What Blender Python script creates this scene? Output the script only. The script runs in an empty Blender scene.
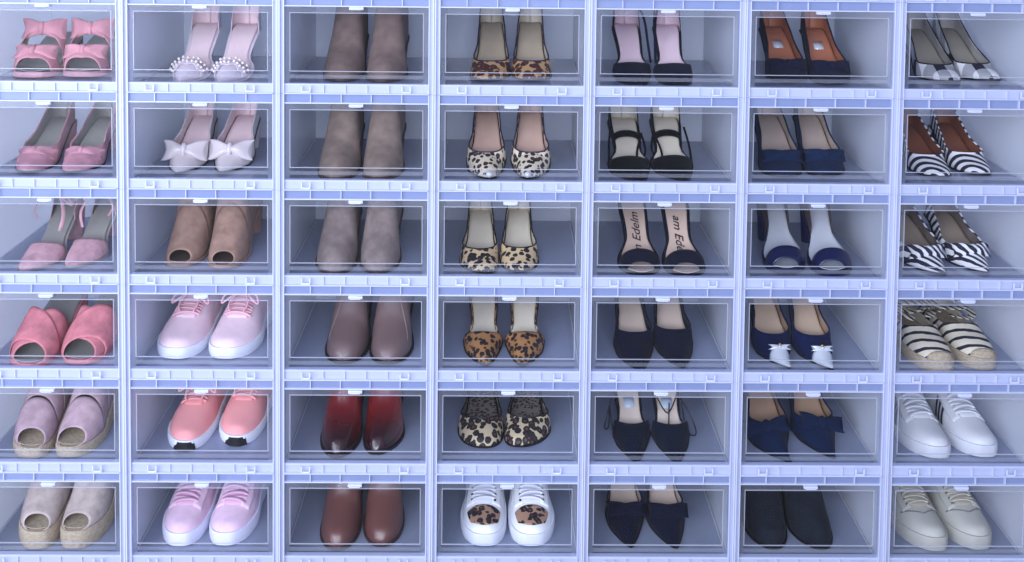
import bpy, math
from math import sin, cos, pi, sqrt, radians, floor

scene = bpy.context.scene
C = scene.collection

# ------------------------------------------------------------------ camera
BOX_W, BOX_H, BOX_D = 0.28, 0.17606, 0.36
cam_data = bpy.data.cameras.new('camera')
cam = bpy.data.objects.new('camera', cam_data)
C.objects.link(cam)
scene.camera = cam
cam_data.sensor_width = 36
cam_data.lens = 1060.3 / 1024 * 36
cam_data.shift_x = -1.1 / 1024
cam_data.shift_y = -347.7 / 1024
cam_data.clip_start = 0.05
from mathutils import Matrix, Vector
def cam_matrix(yaw, pitch, roll, loc):
    cy, sy, cp, sp, cr, sr = cos(yaw), sin(yaw), cos(pitch), sin(pitch), cos(roll), sin(roll)
    f = Vector((sy * cp, cy * cp, sp)); rt = Vector((cy, -sy, 0)); up = rt.cross(f)
    r2 = rt * cr + up * sr; u2 = up * cr - rt * sr
    m = Matrix((r2, u2, -f)).transposed().to_4x4(); m.translation = loc
    return m
cam.matrix_world = cam_matrix(0.0122044, -0.0541792, 0.0113815, Vector((-0.02395, -1.8919, 1.27643)))

# ------------------------------------------------------------------ light
vs = scene.view_settings
vs.view_transform = 'Standard'; vs.look = 'None'; vs.gamma = 1; vs.use_curve_mapping = False
vs.exposure = 0.1
scene.cycles.use_denoising = True
scene.cycles.max_bounces = 10
scene.cycles.transparent_max_bounces = 24
scene.cycles.transmission_bounces = 8
scene.cycles.sample_clamp_indirect = 4
world = bpy.data.worlds.new('world'); scene.world = world
world.use_nodes = True
bg = world.node_tree.nodes['Background']
bg.inputs[0].default_value = (0.60, 0.68, 1.0, 1)
bg.inputs[1].default_value = 0.44
def area(name, loc, target, sx, sy, power, col):
    d = bpy.data.lights.new(name, 'AREA'); d.shape = 'RECTANGLE'; d.size = sx; d.size_y = sy
    d.energy = power; d.color = col
    o = bpy.data.objects.new(name, d); C.objects.link(o)
    o.location = loc
    o.rotation_euler = (Vector(target) - Vector(loc)).to_track_quat('-Z', 'Y').to_euler()
    return o
area('front_fill_light', (-0.5, -2.9, 1.55), (-0.15, 0.1, 0.75), 2.6, 1.4, 114, (0.84, 0.89, 1.0))  # added frontal light to brighten the box interiors; stands for no known window
area('side_window_light', (-2.0, -2.0, 1.15), (-0.4, 0.1, 0.75), 1.9, 2.0, 60, (0.80, 0.86, 1.0))

# ------------------------------------------------------------------ materials
def nodes(name):
    m = bpy.data.materials.new(name); m.use_nodes = True
    nt = m.node_tree; nt.nodes.clear()
    return m, nt, nt.nodes.new('ShaderNodeOutputMaterial')
def N(nt, typ, **kw):
    n = nt.nodes.new(typ)
    for k, v in kw.items(): setattr(n, k, v)
    return n
def srgb(c):
    return tuple((x / 12.92 if x <= 0.04045 else ((x + 0.055) / 1.055) ** 2.4) for x in (v / 255 for v in c)) + (1,)
def math_node(nt, op, a, b=None, c=None):
    n = N(nt, 'ShaderNodeMath', operation=op)
    for i, v in enumerate((a, b, c)):
        if v is None: continue
        if isinstance(v, (int, float)): n.inputs[i].default_value = v
        else: nt.links.new(v, n.inputs[i])
    return n.outputs[0]
def mixcol(nt, fac, a, b):
    n = N(nt, 'ShaderNodeMix', data_type='RGBA')
    if isinstance(fac, (int, float)): n.inputs[0].default_value = fac
    else: nt.links.new(fac, n.inputs[0])
    for i, v in ((6, a), (7, b)):
        if isinstance(v, tuple): n.inputs[i].default_value = v
        else: nt.links.new(v, n.inputs[i])
    return n.outputs[2]
def coords(nt, rnd=True):
    tc = N(nt, 'ShaderNodeTexCoord'); out = tc.outputs['Object']
    if rnd:
        oi = N(nt, 'ShaderNodeObjectInfo'); v = N(nt, 'ShaderNodeVectorMath', operation='ADD')
        nt.links.new(out, v.inputs[0]); nt.links.new(oi.outputs['Random'], v.inputs[1]); out = v.outputs[0]
    return out
def noise(nt, vec, scale, detail=3, rough=0.6):
    n = N(nt, 'ShaderNodeTexNoise'); nt.links.new(vec, n.inputs['Vector'])
    n.inputs['Scale'].default_value = scale; n.inputs['Detail'].default_value = detail; n.inputs['Roughness'].default_value = rough
    return n.outputs[0]
def finish(nt, out, col, rough=0.5, bump=None, bstr=0.2, bdist=0.001, metal=0, coat=0, sheen=0, spec=0.5):
    p = N(nt, 'ShaderNodeBsdfPrincipled')
    if isinstance(col, tuple): p.inputs['Base Color'].default_value = col
    else: nt.links.new(col, p.inputs['Base Color'])
    p.inputs['Roughness'].default_value = rough; p.inputs['Metallic'].default_value = metal
    p.inputs['Coat Weight'].default_value = coat; p.inputs['Sheen Weight'].default_value = sheen
    p.inputs['Specular IOR Level'].default_value = spec
    if bump is not None:
        b = N(nt, 'ShaderNodeBump'); b.inputs['Strength'].default_value = bstr; b.inputs['Distance'].default_value = bdist
        nt.links.new(bump, b.inputs['Height']); nt.links.new(b.outputs[0], p.inputs['Normal'])
    nt.links.new(p.outputs[0], out.inputs[0])
_cache = {}
def cached(f):
    def g(*a, **k):
        key = (f.__name__, a, tuple(sorted(k.items())))
        if key not in _cache: _cache[key] = f(*a, **k)
        return _cache[key]
    return g
@cached
def suede(c, var=0.22):
    m, nt, o = nodes('suede'); v = coords(nt); n1 = noise(nt, v, 45, 4); n2 = noise(nt, v, 900, 2)
    a = srgb(c); lo = tuple(x * (1 - var) for x in a[:3]) + (1,); hi = tuple(min(1, x * (1 + var)) for x in a[:3]) + (1,)
    f = math_node(nt, 'MULTIPLY_ADD', n1, 2.6, -0.8)
    n_ = N(nt, 'ShaderNodeClamp'); nt.links.new(f, n_.inputs[0])
    finish(nt, o, mixcol(nt, n_.outputs[0], lo, hi), 0.92, n2, 0.35, 0.0008, sheen=0.04, spec=0.15)
    return m
@cached
def leather(c, rough=0.38, coat=0.0, var=0.12, scale=30):
    m, nt, o = nodes('leather'); v = coords(nt); n1 = noise(nt, v, scale, 3); n2 = noise(nt, v, 420, 2)
    a = srgb(c); lo = tuple(x * (1 - var) for x in a[:3]) + (1,); hi = tuple(min(1, x * (1 + var)) for x in a[:3]) + (1,)
    finish(nt, o, mixcol(nt, n1, lo, hi), rough, n2, 0.12, 0.0004, coat=coat)
    return m
@cached
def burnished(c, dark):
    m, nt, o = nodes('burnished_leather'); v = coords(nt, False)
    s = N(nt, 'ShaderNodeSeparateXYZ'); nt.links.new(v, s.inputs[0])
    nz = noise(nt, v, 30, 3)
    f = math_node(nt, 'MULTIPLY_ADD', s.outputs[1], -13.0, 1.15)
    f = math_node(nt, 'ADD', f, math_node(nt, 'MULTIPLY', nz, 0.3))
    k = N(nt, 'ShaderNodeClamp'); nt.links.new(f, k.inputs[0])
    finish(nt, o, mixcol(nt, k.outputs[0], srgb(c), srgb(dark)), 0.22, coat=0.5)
    return m
@cached
def leopard(base, mid, dark, scale=75, ring=0.62, core=0.34):
    m, nt, o = nodes('leopard_print'); v = coords(nt)
    nz = N(nt, 'ShaderNodeTexNoise'); nt.links.new(v, nz.inputs['Vector']); nz.inputs['Scale'].default_value = scale * 1.3
    mv = N(nt, 'ShaderNodeVectorMath', operation='MULTIPLY_ADD')
    nt.links.new(nz.outputs[1], mv.inputs[0]); mv.inputs[1].default_value = (0.45 / scale,) * 3; nt.links.new(v, mv.inputs[2])
    vo = N(nt, 'ShaderNodeTexVoronoi'); nt.links.new(mv.outputs[0], vo.inputs['Vector'])
    vo.inputs['Scale'].default_value = scale; vo.inputs['Randomness'].default_value = 0.8
    d = vo.outputs['Distance']
    outer = math_node(nt, 'LESS_THAN', d, ring * 0.72)
    inner = math_node(nt, 'LESS_THAN', d, core * 0.72)
    gap = math_node(nt, 'GREATER_THAN', noise(nt, v, scale * 0.8, 1), 0.44)
    inner = math_node(nt, 'MULTIPLY', inner, gap)
    col = mixcol(nt, outer, srgb(base), srgb(dark)); col = mixcol(nt, inner, col, srgb(mid))
    finish(nt, o, col, 0.6, noise(nt, v, 700, 1), 0.3, 0.0006)
    return m
@cached
def rings(light, dark, centre, period, duty=0.5):
    m, nt, o = nodes('striped_cloth'); v = coords(nt, False)
    d = N(nt, 'ShaderNodeVectorMath', operation='DISTANCE'); nt.links.new(v, d.inputs[0]); d.inputs[1].default_value = centre
    x = math_node(nt, 'ADD', math_node(nt, 'DIVIDE', d.outputs['Value'], period), math_node(nt, 'MULTIPLY', noise(nt, v, 25, 1), 0.5))
    f = math_node(nt, 'LESS_THAN', math_node(nt, 'FRACT', x), duty)
    finish(nt, o, mixcol(nt, f, srgb(light), srgb(dark)), 0.75, noise(nt, v, 600, 1), 0.3, 0.0005)
    return m
@cached
def stripes(light, dark, direction, period, duty=0.4, wobble=0.3):
    m, nt, o = nodes('striped_cloth'); v = coords(nt, False)
    d = N(nt, 'ShaderNodeVectorMath', operation='DOT_PRODUCT'); nt.links.new(v, d.inputs[0]); d.inputs[1].default_value = direction
    x = math_node(nt, 'ADD', math_node(nt, 'DIVIDE', d.outputs['Value'], period), math_node(nt, 'MULTIPLY', noise(nt, v, 40, 1), wobble * 2))
    f = math_node(nt, 'LESS_THAN', math_node(nt, 'FRACT', math_node(nt, 'ADD', x, 50.0)), duty)
    finish(nt, o, mixcol(nt, f, srgb(light), srgb(dark)), 0.8, noise(nt, v, 600, 1), 0.4, 0.0006)
    return m
@cached
def plaid(light, dark, size=0.026, ox=0.3, oy=0.2):
    m, nt, o = nodes('gingham_cloth'); v = coords(nt, False)
    s = N(nt, 'ShaderNodeSeparateXYZ'); nt.links.new(v, s.inputs[0])
    def band(x, off): return math_node(nt, 'LESS_THAN', math_node(nt, 'FRACT', math_node(nt, 'ADD', math_node(nt, 'DIVIDE', x, size * 2), off + 10.0)), 0.5)
    yz = math_node(nt, 'SUBTRACT', s.outputs[1], math_node(nt, 'MULTIPLY', s.outputs[2], 0.35))
    f = math_node(nt, 'MULTIPLY', math_node(nt, 'ADD', band(s.outputs[0], ox), band(yz, oy)), 0.5)
    finish(nt, o, mixcol(nt, f, srgb(light), srgb(dark)), 0.8, noise(nt, v, 500, 1), 0.3, 0.0005)
    return m
@cached
def jute(c):
    m, nt, o = nodes('jute_rope'); v = coords(nt)
    sc = N(nt, 'ShaderNodeVectorMath', operation='MULTIPLY'); nt.links.new(v, sc.inputs[0]); sc.inputs[1].default_value = (1, 1, 2.2)
    n1 = noise(nt, sc.outputs[0], 160, 4, 0.75); a = srgb(c)
    finish(nt, o, mixcol(nt, math_node(nt, 'MULTIPLY_ADD', n1, 1.8, -0.4), tuple(x * 0.5 for x in a[:3]) + (1,), tuple(min(1, x * 1.35) for x in a[:3]) + (1,)), 0.9, n1, 0.9, 0.002)
    return m
@cached
def metal(c, rough=0.25):
    m, nt, o = nodes('metallic'); finish(nt, o, srgb(c), rough, metal=1.0); return m
@cached
def plain(c, rough=0.6, coat=0.0):
    m, nt, o = nodes('plain'); v = coords(nt)
    finish(nt, o, srgb(c), rough, noise(nt, v, 300, 2), 0.08, 0.0005, coat=coat); return m

def plastic(name, col, transp, trans, rough=0.2, gloss=1.45):
    m, nt, o = nodes(name)
    d = N(nt, 'ShaderNodeBsdfDiffuse'); d.inputs[0].default_value = col
    t = N(nt, 'ShaderNodeBsdfTranslucent'); t.inputs[0].default_value = col
    a = N(nt, 'ShaderNodeMixShader'); a.inputs[0].default_value = trans
    nt.links.new(d.outputs[0], a.inputs[1]); nt.links.new(t.outputs[0], a.inputs[2])
    tr = N(nt, 'ShaderNodeBsdfTransparent'); tr.inputs[0].default_value = (0.985, 0.99, 1, 1)
    b = N(nt, 'ShaderNodeMixShader'); b.inputs[0].default_value = transp
    nt.links.new(a.outputs[0], b.inputs[1]); nt.links.new(tr.outputs[0], b.inputs[2])
    g = N(nt, 'ShaderNodeBsdfGlossy'); g.inputs['Roughness'].default_value = rough
    lw = N(nt, 'ShaderNodeLayerWeight'); lw.inputs[0].default_value = 0.5
    f0 = ((gloss - 1) / (gloss + 1)) ** 2
    fac = math_node(nt, 'MULTIPLY_ADD', math_node(nt, 'POWER', lw.outputs['Facing'], 5.0), 1 - f0, f0)
    c = N(nt, 'ShaderNodeMixShader'); nt.links.new(fac, c.inputs[0])
    nt.links.new(b.outputs[0], c.inputs[1]); nt.links.new(g.outputs[0], c.inputs[2])
    nt.links.new(c.outputs[0], o.inputs[0])
    return m
M_WALL = plastic('frosted_plastic', (0.90, 0.93, 1.0, 1), 0.20, 0.5)
M_FRAME = plastic('milky_plastic', (0.66, 0.72, 0.96, 1), 0.14, 0.35, 0.25)
M_STRIP = plastic('tinted_plastic', (0.40, 0.49, 0.80, 1), 0.35, 0.4, 0.2)
M_RIDGE = plastic('bright_plastic', (0.76, 0.81, 0.99, 1), 0.12, 0.3, 0.15, 1.6)
M_RIM = plastic('rim_plastic', (0.78, 0.82, 0.96, 1), 0.6, 0.4, 0.1, 1.5)
M_SILL = plastic('clear_sill_plastic', (0.72, 0.77, 0.92, 1), 0.90, 0.4, 0.25, 1.12)
M_BORDER = plastic('clear_border_plastic', (0.72, 0.78, 0.96, 1), 0.93, 0.4, 0.15, 1.2)
M_BASE = plastic('shaded_base_plastic', (0.50, 0.56, 0.74, 1), 0.28, 0.4)  # floor panel darkened so lower rows look dimmer; shade is in its colour
M_PANE = plastic('clear_plastic', (0.75, 0.8, 0.95, 1), 0.995, 0.5, 0.10, 1.19)

# ------------------------------------------------------------------ mesh helpers
class MB:
    def __init__(s): s.v = []; s.f = []; s.m = []
    def vert(s, x, y, z): s.v.append((x, y, z)); return len(s.v) - 1
    def face(s, idx, m=0): s.f.append(tuple(idx)); s.m.append(m)
    def box(s, x0, x1, y0, y1, z0, z1, m=0):
        b = len(s.v)
        s.v += [(x0, y0, z0), (x1, y0, z0), (x1, y1, z0), (x0, y1, z0), (x0, y0, z1), (x1, y0, z1), (x1, y1, z1), (x0, y1, z1)]
        for f in ((0, 3, 2, 1), (4, 5, 6, 7), (0, 1, 5, 4), (1, 2, 6, 5), (2, 3, 7, 6), (3, 0, 4, 7)): s.face([b + i for i in f], m)
    def grid(s, rows, closed=False, m=0):
        n = len(rows[0]); b = len(s.v)
        for r in rows: s.v += [tuple(p) for p in r]
        for i in range(len(rows) - 1):
            for j in range(n if closed else n - 1):
                k = (j + 1) % n
                s.face((b + i * n + j, b + i * n + k, b + (i + 1) * n + k, b + (i + 1) * n + j), m)
        return b
    def loft(s, rings_, m=0, caps=True):
        n = len(rings_[0]); b = s.grid(rings_, True, m)
        if caps:
            s.face([b + j for j in range(n)][::-1], m)
            s.face([b + (len(rings_) - 1) * n + j for j in range(n)], m)
    def tube(s, pts, r, seg=6, m=0, flat=None):
        """round tube, or with flat=(w, t) a ribbon of that width and thickness"""
        P = [Vector(p) for p in pts]; R = []; prev = None
        for i, p in enumerate(P):
            d = (P[min(i + 1, len(P) - 1)] - P[max(i - 1, 0)])
            if d.length < 1e-9: d = Vector((0, 0, 1))
            d.normalize()
            if prev is None:
                ref = Vector((0, 0, 1)) if abs(d.z) < 0.9 else Vector((0, 1, 0))
                nrm = (ref - d * ref.dot(d)).normalized()
            else:
                nrm = prev - d * prev.dot(d)
                nrm = nrm.normalized() if nrm.length > 1e-6 else prev
            prev = nrm; bi = d.cross(nrm)
            if flat: R.append([p + bi * (a * flat[0] / 2) + nrm * (b * flat[1] / 2) for a, b in ((-1, -.4), (-.9, -1), (.9, -1), (1, -.4), (1, .4), (.9, 1), (-.9, 1), (-1, .4))])
            else: R.append([p + bi * (cos(2 * pi * k / seg) * r) + nrm * (sin(2 * pi * k / seg) * r) for k in range(seg)])
        s.loft(R, m)
    def ball(s, c, rx, ry, rz, m=0, nu=8, nv=6):
        R = []
        for i in range(nv + 1):
            th = pi * i / nv * 0.98 + 0.01 * pi
            R.append([(c[0] + rx * sin(th) * cos(2 * pi * j / nu), c[1] + ry * sin(th) * sin(2 * pi * j / nu), c[2] - rz * cos(th)) for j in range(nu)])
        s.loft(R, m)

def build(name, mb, mats, parent=None, smooth=True, side=1, weld=True, solid=None, lining=False, sub=0, bevel=None, edge=40, rim=0):
    me = bpy.data.meshes.new(name)
    v = [(p[0] * side, p[1], p[2]) for p in mb.v]
    f = [tuple(reversed(q)) for q in mb.f] if side < 0 else mb.f
    me.from_pydata(v, [], f)
    if not isinstance(mats, (list, tuple)): mats = [mats]
    for mt in mats: me.materials.append(mt)
    me.polygons.foreach_set('material_index', mb.m)
    if weld:
        import bmesh
        bm = bmesh.new(); bm.from_mesh(me); bmesh.ops.remove_doubles(bm, verts=bm.verts, dist=2e-5)
        bmesh.ops.dissolve_degenerate(bm, dist=1e-6, edges=bm.edges)
        bm.to_mesh(me); bm.free()
    if smooth:
        me.polygons.foreach_set('use_smooth', [True] * len(me.polygons))
        me.set_sharp_from_angle(angle=radians(edge))
    me.update()
    o = bpy.data.objects.new(name, me); C.objects.link(o)
    if parent: o.parent = parent
    if sub:
        q = o.modifiers.new('subdivision', 'SUBSURF'); q.levels = sub; q.render_levels = sub
    if solid:
        q = o.modifiers.new('solidify', 'SOLIDIFY'); q.thickness = solid; q.offset = -1
        if lining: q.material_offset = 1; q.material_offset_rim = rim
    if bevel:
        q = o.modifiers.new('bevel', 'BEVEL'); q.width = bevel; q.segments = 2; q.limit_method = 'ANGLE'
    return o

def tag(o, label, cat, group=None):
    o['label'] = label; o['category'] = cat
    if group: o['group'] = group
def copy_tree(o, parent=None, kids=None):
    c = o.copy(); C.objects.link(c); c.parent = parent
    for ch in [k for k in all_children[o.name]] if o.name in all_children else []: copy_tree(ch, c)
    return c

def lerp_tab(tab, t):
    if t <= tab[0][0]: return tab[0][1]
    for i in range(len(tab) - 1):
        if t <= tab[i + 1][0]:
            # cubic hermite with finite-difference slopes
            x0, y0 = tab[i]; x1, y1 = tab[i + 1]; h = x1 - x0
            m0 = (y1 - tab[i - 1][1]) / (x1 - tab[i - 1][0]) if i > 0 else (y1 - y0) / h
            m1 = (tab[i + 2][1] - y0) / (tab[i + 2][0] - x0) if i + 2 < len(tab) else (y1 - y0) / h
            if i > 0 and (y1 - y0) * (y0 - tab[i - 1][1]) <= 0: m0 = 0
            if i + 2 < len(tab) and (tab[i + 2][1] - y1) * (y1 - y0) <= 0: m1 = 0
            s = (t - x0) / h
            return (2*s**3 - 3*s*s + 1) * y0 + (s**3 - 2*s*s + s) * h * m0 + (-2*s**3 + 3*s*s) * y1 + (s**3 - s*s) * h * m1
    return tab[-1][1]
def sm(x): x = max(0, min(1, x)); return x * x * (3 - 2 * x)

# ------------------------------------------------------------------ the room
def struct(name, mb, mat):
    o = build(name, mb, mat, smooth=False, weld=False); o['kind'] = 'structure'; return o
M_ROOM = plain((205, 208, 216), 0.9)
M_FLOOR = leather((120, 112, 108), 0.6, scale=4)
mb = MB(); mb.box(-2.2, 2.2, -3.0, 0.62, -0.05, 0.0); struct('floor', mb, M_FLOOR)
mb = MB(); mb.box(-2.2, 2.2, 0.50, 0.62, 0.0, 2.6); struct('wall_back', mb, M_ROOM)

# ------------------------------------------------------------------ shoe boxes
def shoe_box():
    r = bpy.data.objects.new('shoe_box', None); C.objects.link(r); r.empty_display_size = 0.02
    H, kids = BOX_H, []
    hx = 0.1365; top = H - 0.0004
    b = MB(); T = 0.0022; zf = 0.006
    b.box(-hx, hx, 0.016, BOX_D, zf - 0.0025, zf, 1)                        # floor
    b.box(-hx, hx, 0.016, BOX_D, top - 0.0035, top - 0.0012)             # lid
    b.box(-hx, -hx + T, 0.016, BOX_D, zf, top - 0.0035); b.box(hx - T, hx, 0.016, BOX_D, zf, top - 0.0035)
    b.box(-hx + T, hx - T, BOX_D - T, BOX_D, zf, top - 0.0035)
    for x in (-0.1318, 0.1318): b.box(x - .0011, x + .0011, 0.02, BOX_D - .02, zf, zf + .0014)   # moulded ledges along the floor
    for x in (-0.1, 0.1): b.box(x - .02, x + .02, 0.03, BOX_D - .02, 0, zf - 0.0025)              # feet
    kids.append(build('box_body', b, [M_WALL, M_BASE], r, smooth=False, weld=False))
    f = MB(); P0 = 0.1295
    for s in (-1, 1):
        x0, x1 = sorted((s * P0, s * 0.1396))
        f.box(x0, x1, 0.005, 0.016, 0, top)                               # pillar plate
        x0, x1 = sorted((s * P0, s * (P0 + .0018))); f.box(x0, x1, 0.001, 0.0049, 0.001, top, 1)
        x0, x1 = sorted((s * 0.1368, s * 0.1396)); f.box(x0, x1, -0.001, 0.0049, 0.0, top, 1)
    f.box(-P0, P0, 0.006, 0.016, 0.0, 0.0180)                             # lower strip
    f.box(-P0, P0, 0.0045, 0.0059, 0.0158, 0.0172, 1)
    f.box(-P0, P0, -0.0005, 0.0059, 0.0, 0.0016, 1)
    f.box(-P0, P0, 0.0075, 0.016, 0.1592, top, 2)                         # upper strip
    f.box(-P0, P0, 0.003, 0.0074, 0.1580, 0.1600, 1)
    for x in (-0.082, -0.027, 0.027, 0.082): f.box(x - .0007, x + .0007, 0.002, 0.0074, 0.1600, top - .001, 1)
    for x in (-0.0586, -0.0195, 0.0195, 0.0586): f.box(x - .0006, x + .0006, 0.002, 0.0059, 0.0016, 0.0158, 1)
    kids.append(build('front_frame', f, [M_FRAME, M_RIDGE, M_STRIP], r, smooth=False, weld=False))
    d = MB()                                                               # drop-down door
    ix, z0, z1 = 0.1205, 0.040, 0.1470
    def ring(x, za, zb_, t, ya, yb, m=0):
        d.box(-x, x, ya, yb, zb_ - t, zb_, m); d.box(-x, x, ya, yb, za, za + t, m)
        d.box(-x, -x + t, ya, yb, za + t, zb_ - t, m); d.box(x - t, x, ya, yb, za + t, zb_ - t, m)
    ring(ix, z0, z1, 0.0013, 0.0052, 0.0072)
    d.box(-ix, ix, 0.0050, 0.0072, 0.0275, 0.0340, 2)                      # sill band
    d.box(-P0 + .001, -ix, 0.0056, 0.0070, 0.0185, 0.1585, 3); d.box(ix, P0 - .001, 0.0056, 0.0070, 0.0185, 0.1585, 3)
    d.box(-ix, ix, 0.0056, 0.0070, z1, 0.1585, 3)
    dr = build('door', d, [M_RIM, M_FRAME, M_SILL, M_BORDER], r, smooth=False, weld=False); kids.append(dr)
    p = MB(); p.box(-P0 + .001, P0 - .001, 0.0074, 0.0088, 0.0182, 0.1586)
    pk = [build('pane', p, M_PANE, dr, smooth=False, weld=False)]
    l = MB(); l.box(-.013, .013, -0.002, 0.0048, 0.1530, 0.1580); l.box(-.010, .010, -0.0045, -0.002, 0.1530, 0.1550)
    pk.append(build('latch', l, M_RIDGE, dr, smooth=False, weld=False, bevel=0.0008))
    for x in (-0.090, 0.090):
        h = MB(); h.box(x - .009, x - .006, -0.003, 0.0, 0.0045, 0.0155); h.box(x + .006, x + .009, -0.003, 0.0, 0.0045, 0.0155)
        h.box(x - .009, x + .009, -0.003, 0.0, 0.0028, 0.0062)
        pk.append(build('hinge', h, M_RIDGE, dr, smooth=False, weld=False, bevel=0.0006))
    return r, [(k, pk if k is dr else []) for k in kids]

COL = ['leftmost', 'second', 'third', 'middle', 'fifth', 'sixth', 'rightmost']
ROW = ['top', 'second', 'third', 'fourth', 'fifth', 'bottom']
def where(c, r): return f"{ROW[r]} row, {COL[c]} column"
proto, ptree = shoe_box()
first = True
def place_box(c, r, label):
    global first
    if first: o = proto; first = False
    else:
        o = proto.copy(); C.objects.link(o)
        for k, subs in ptree:
            q = k.copy(); C.objects.link(q); q.parent = o
            for s in subs:
                z = s.copy(); C.objects.link(z); z.parent = q
    o.location = ((c - 3) * BOX_W, 0, (5 - r) * BOX_H)
    tag(o, label, 'shoe box', 'clear drop-front shoe boxes stacked in columns')

# ------------------------------------------------------------------ shoe builder
def open_sec(t, c, tv, XF, dt, m, sides):
    # where the throat is open: arc angle of the topline and the matching crown height
    u = min(1, (t - tv) / dt); xf = XF * (max(0, 1 - (1 - u) ** m)) ** (1 / m)
    am = math.acos(min(1, xf ** (PX / 2))); cc = lerp_tab(c, t)
    if tv > 0:
        h = lerp_tab([(tv, lerp_tab(c, tv)), (tv + .18, sides[0]), (.75, sides[1]), (.95, sides[2]), (1, sides[2])], t)
        cc = h / max(.05, sin(am) ** (2 / PX))
    return am, cc
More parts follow.
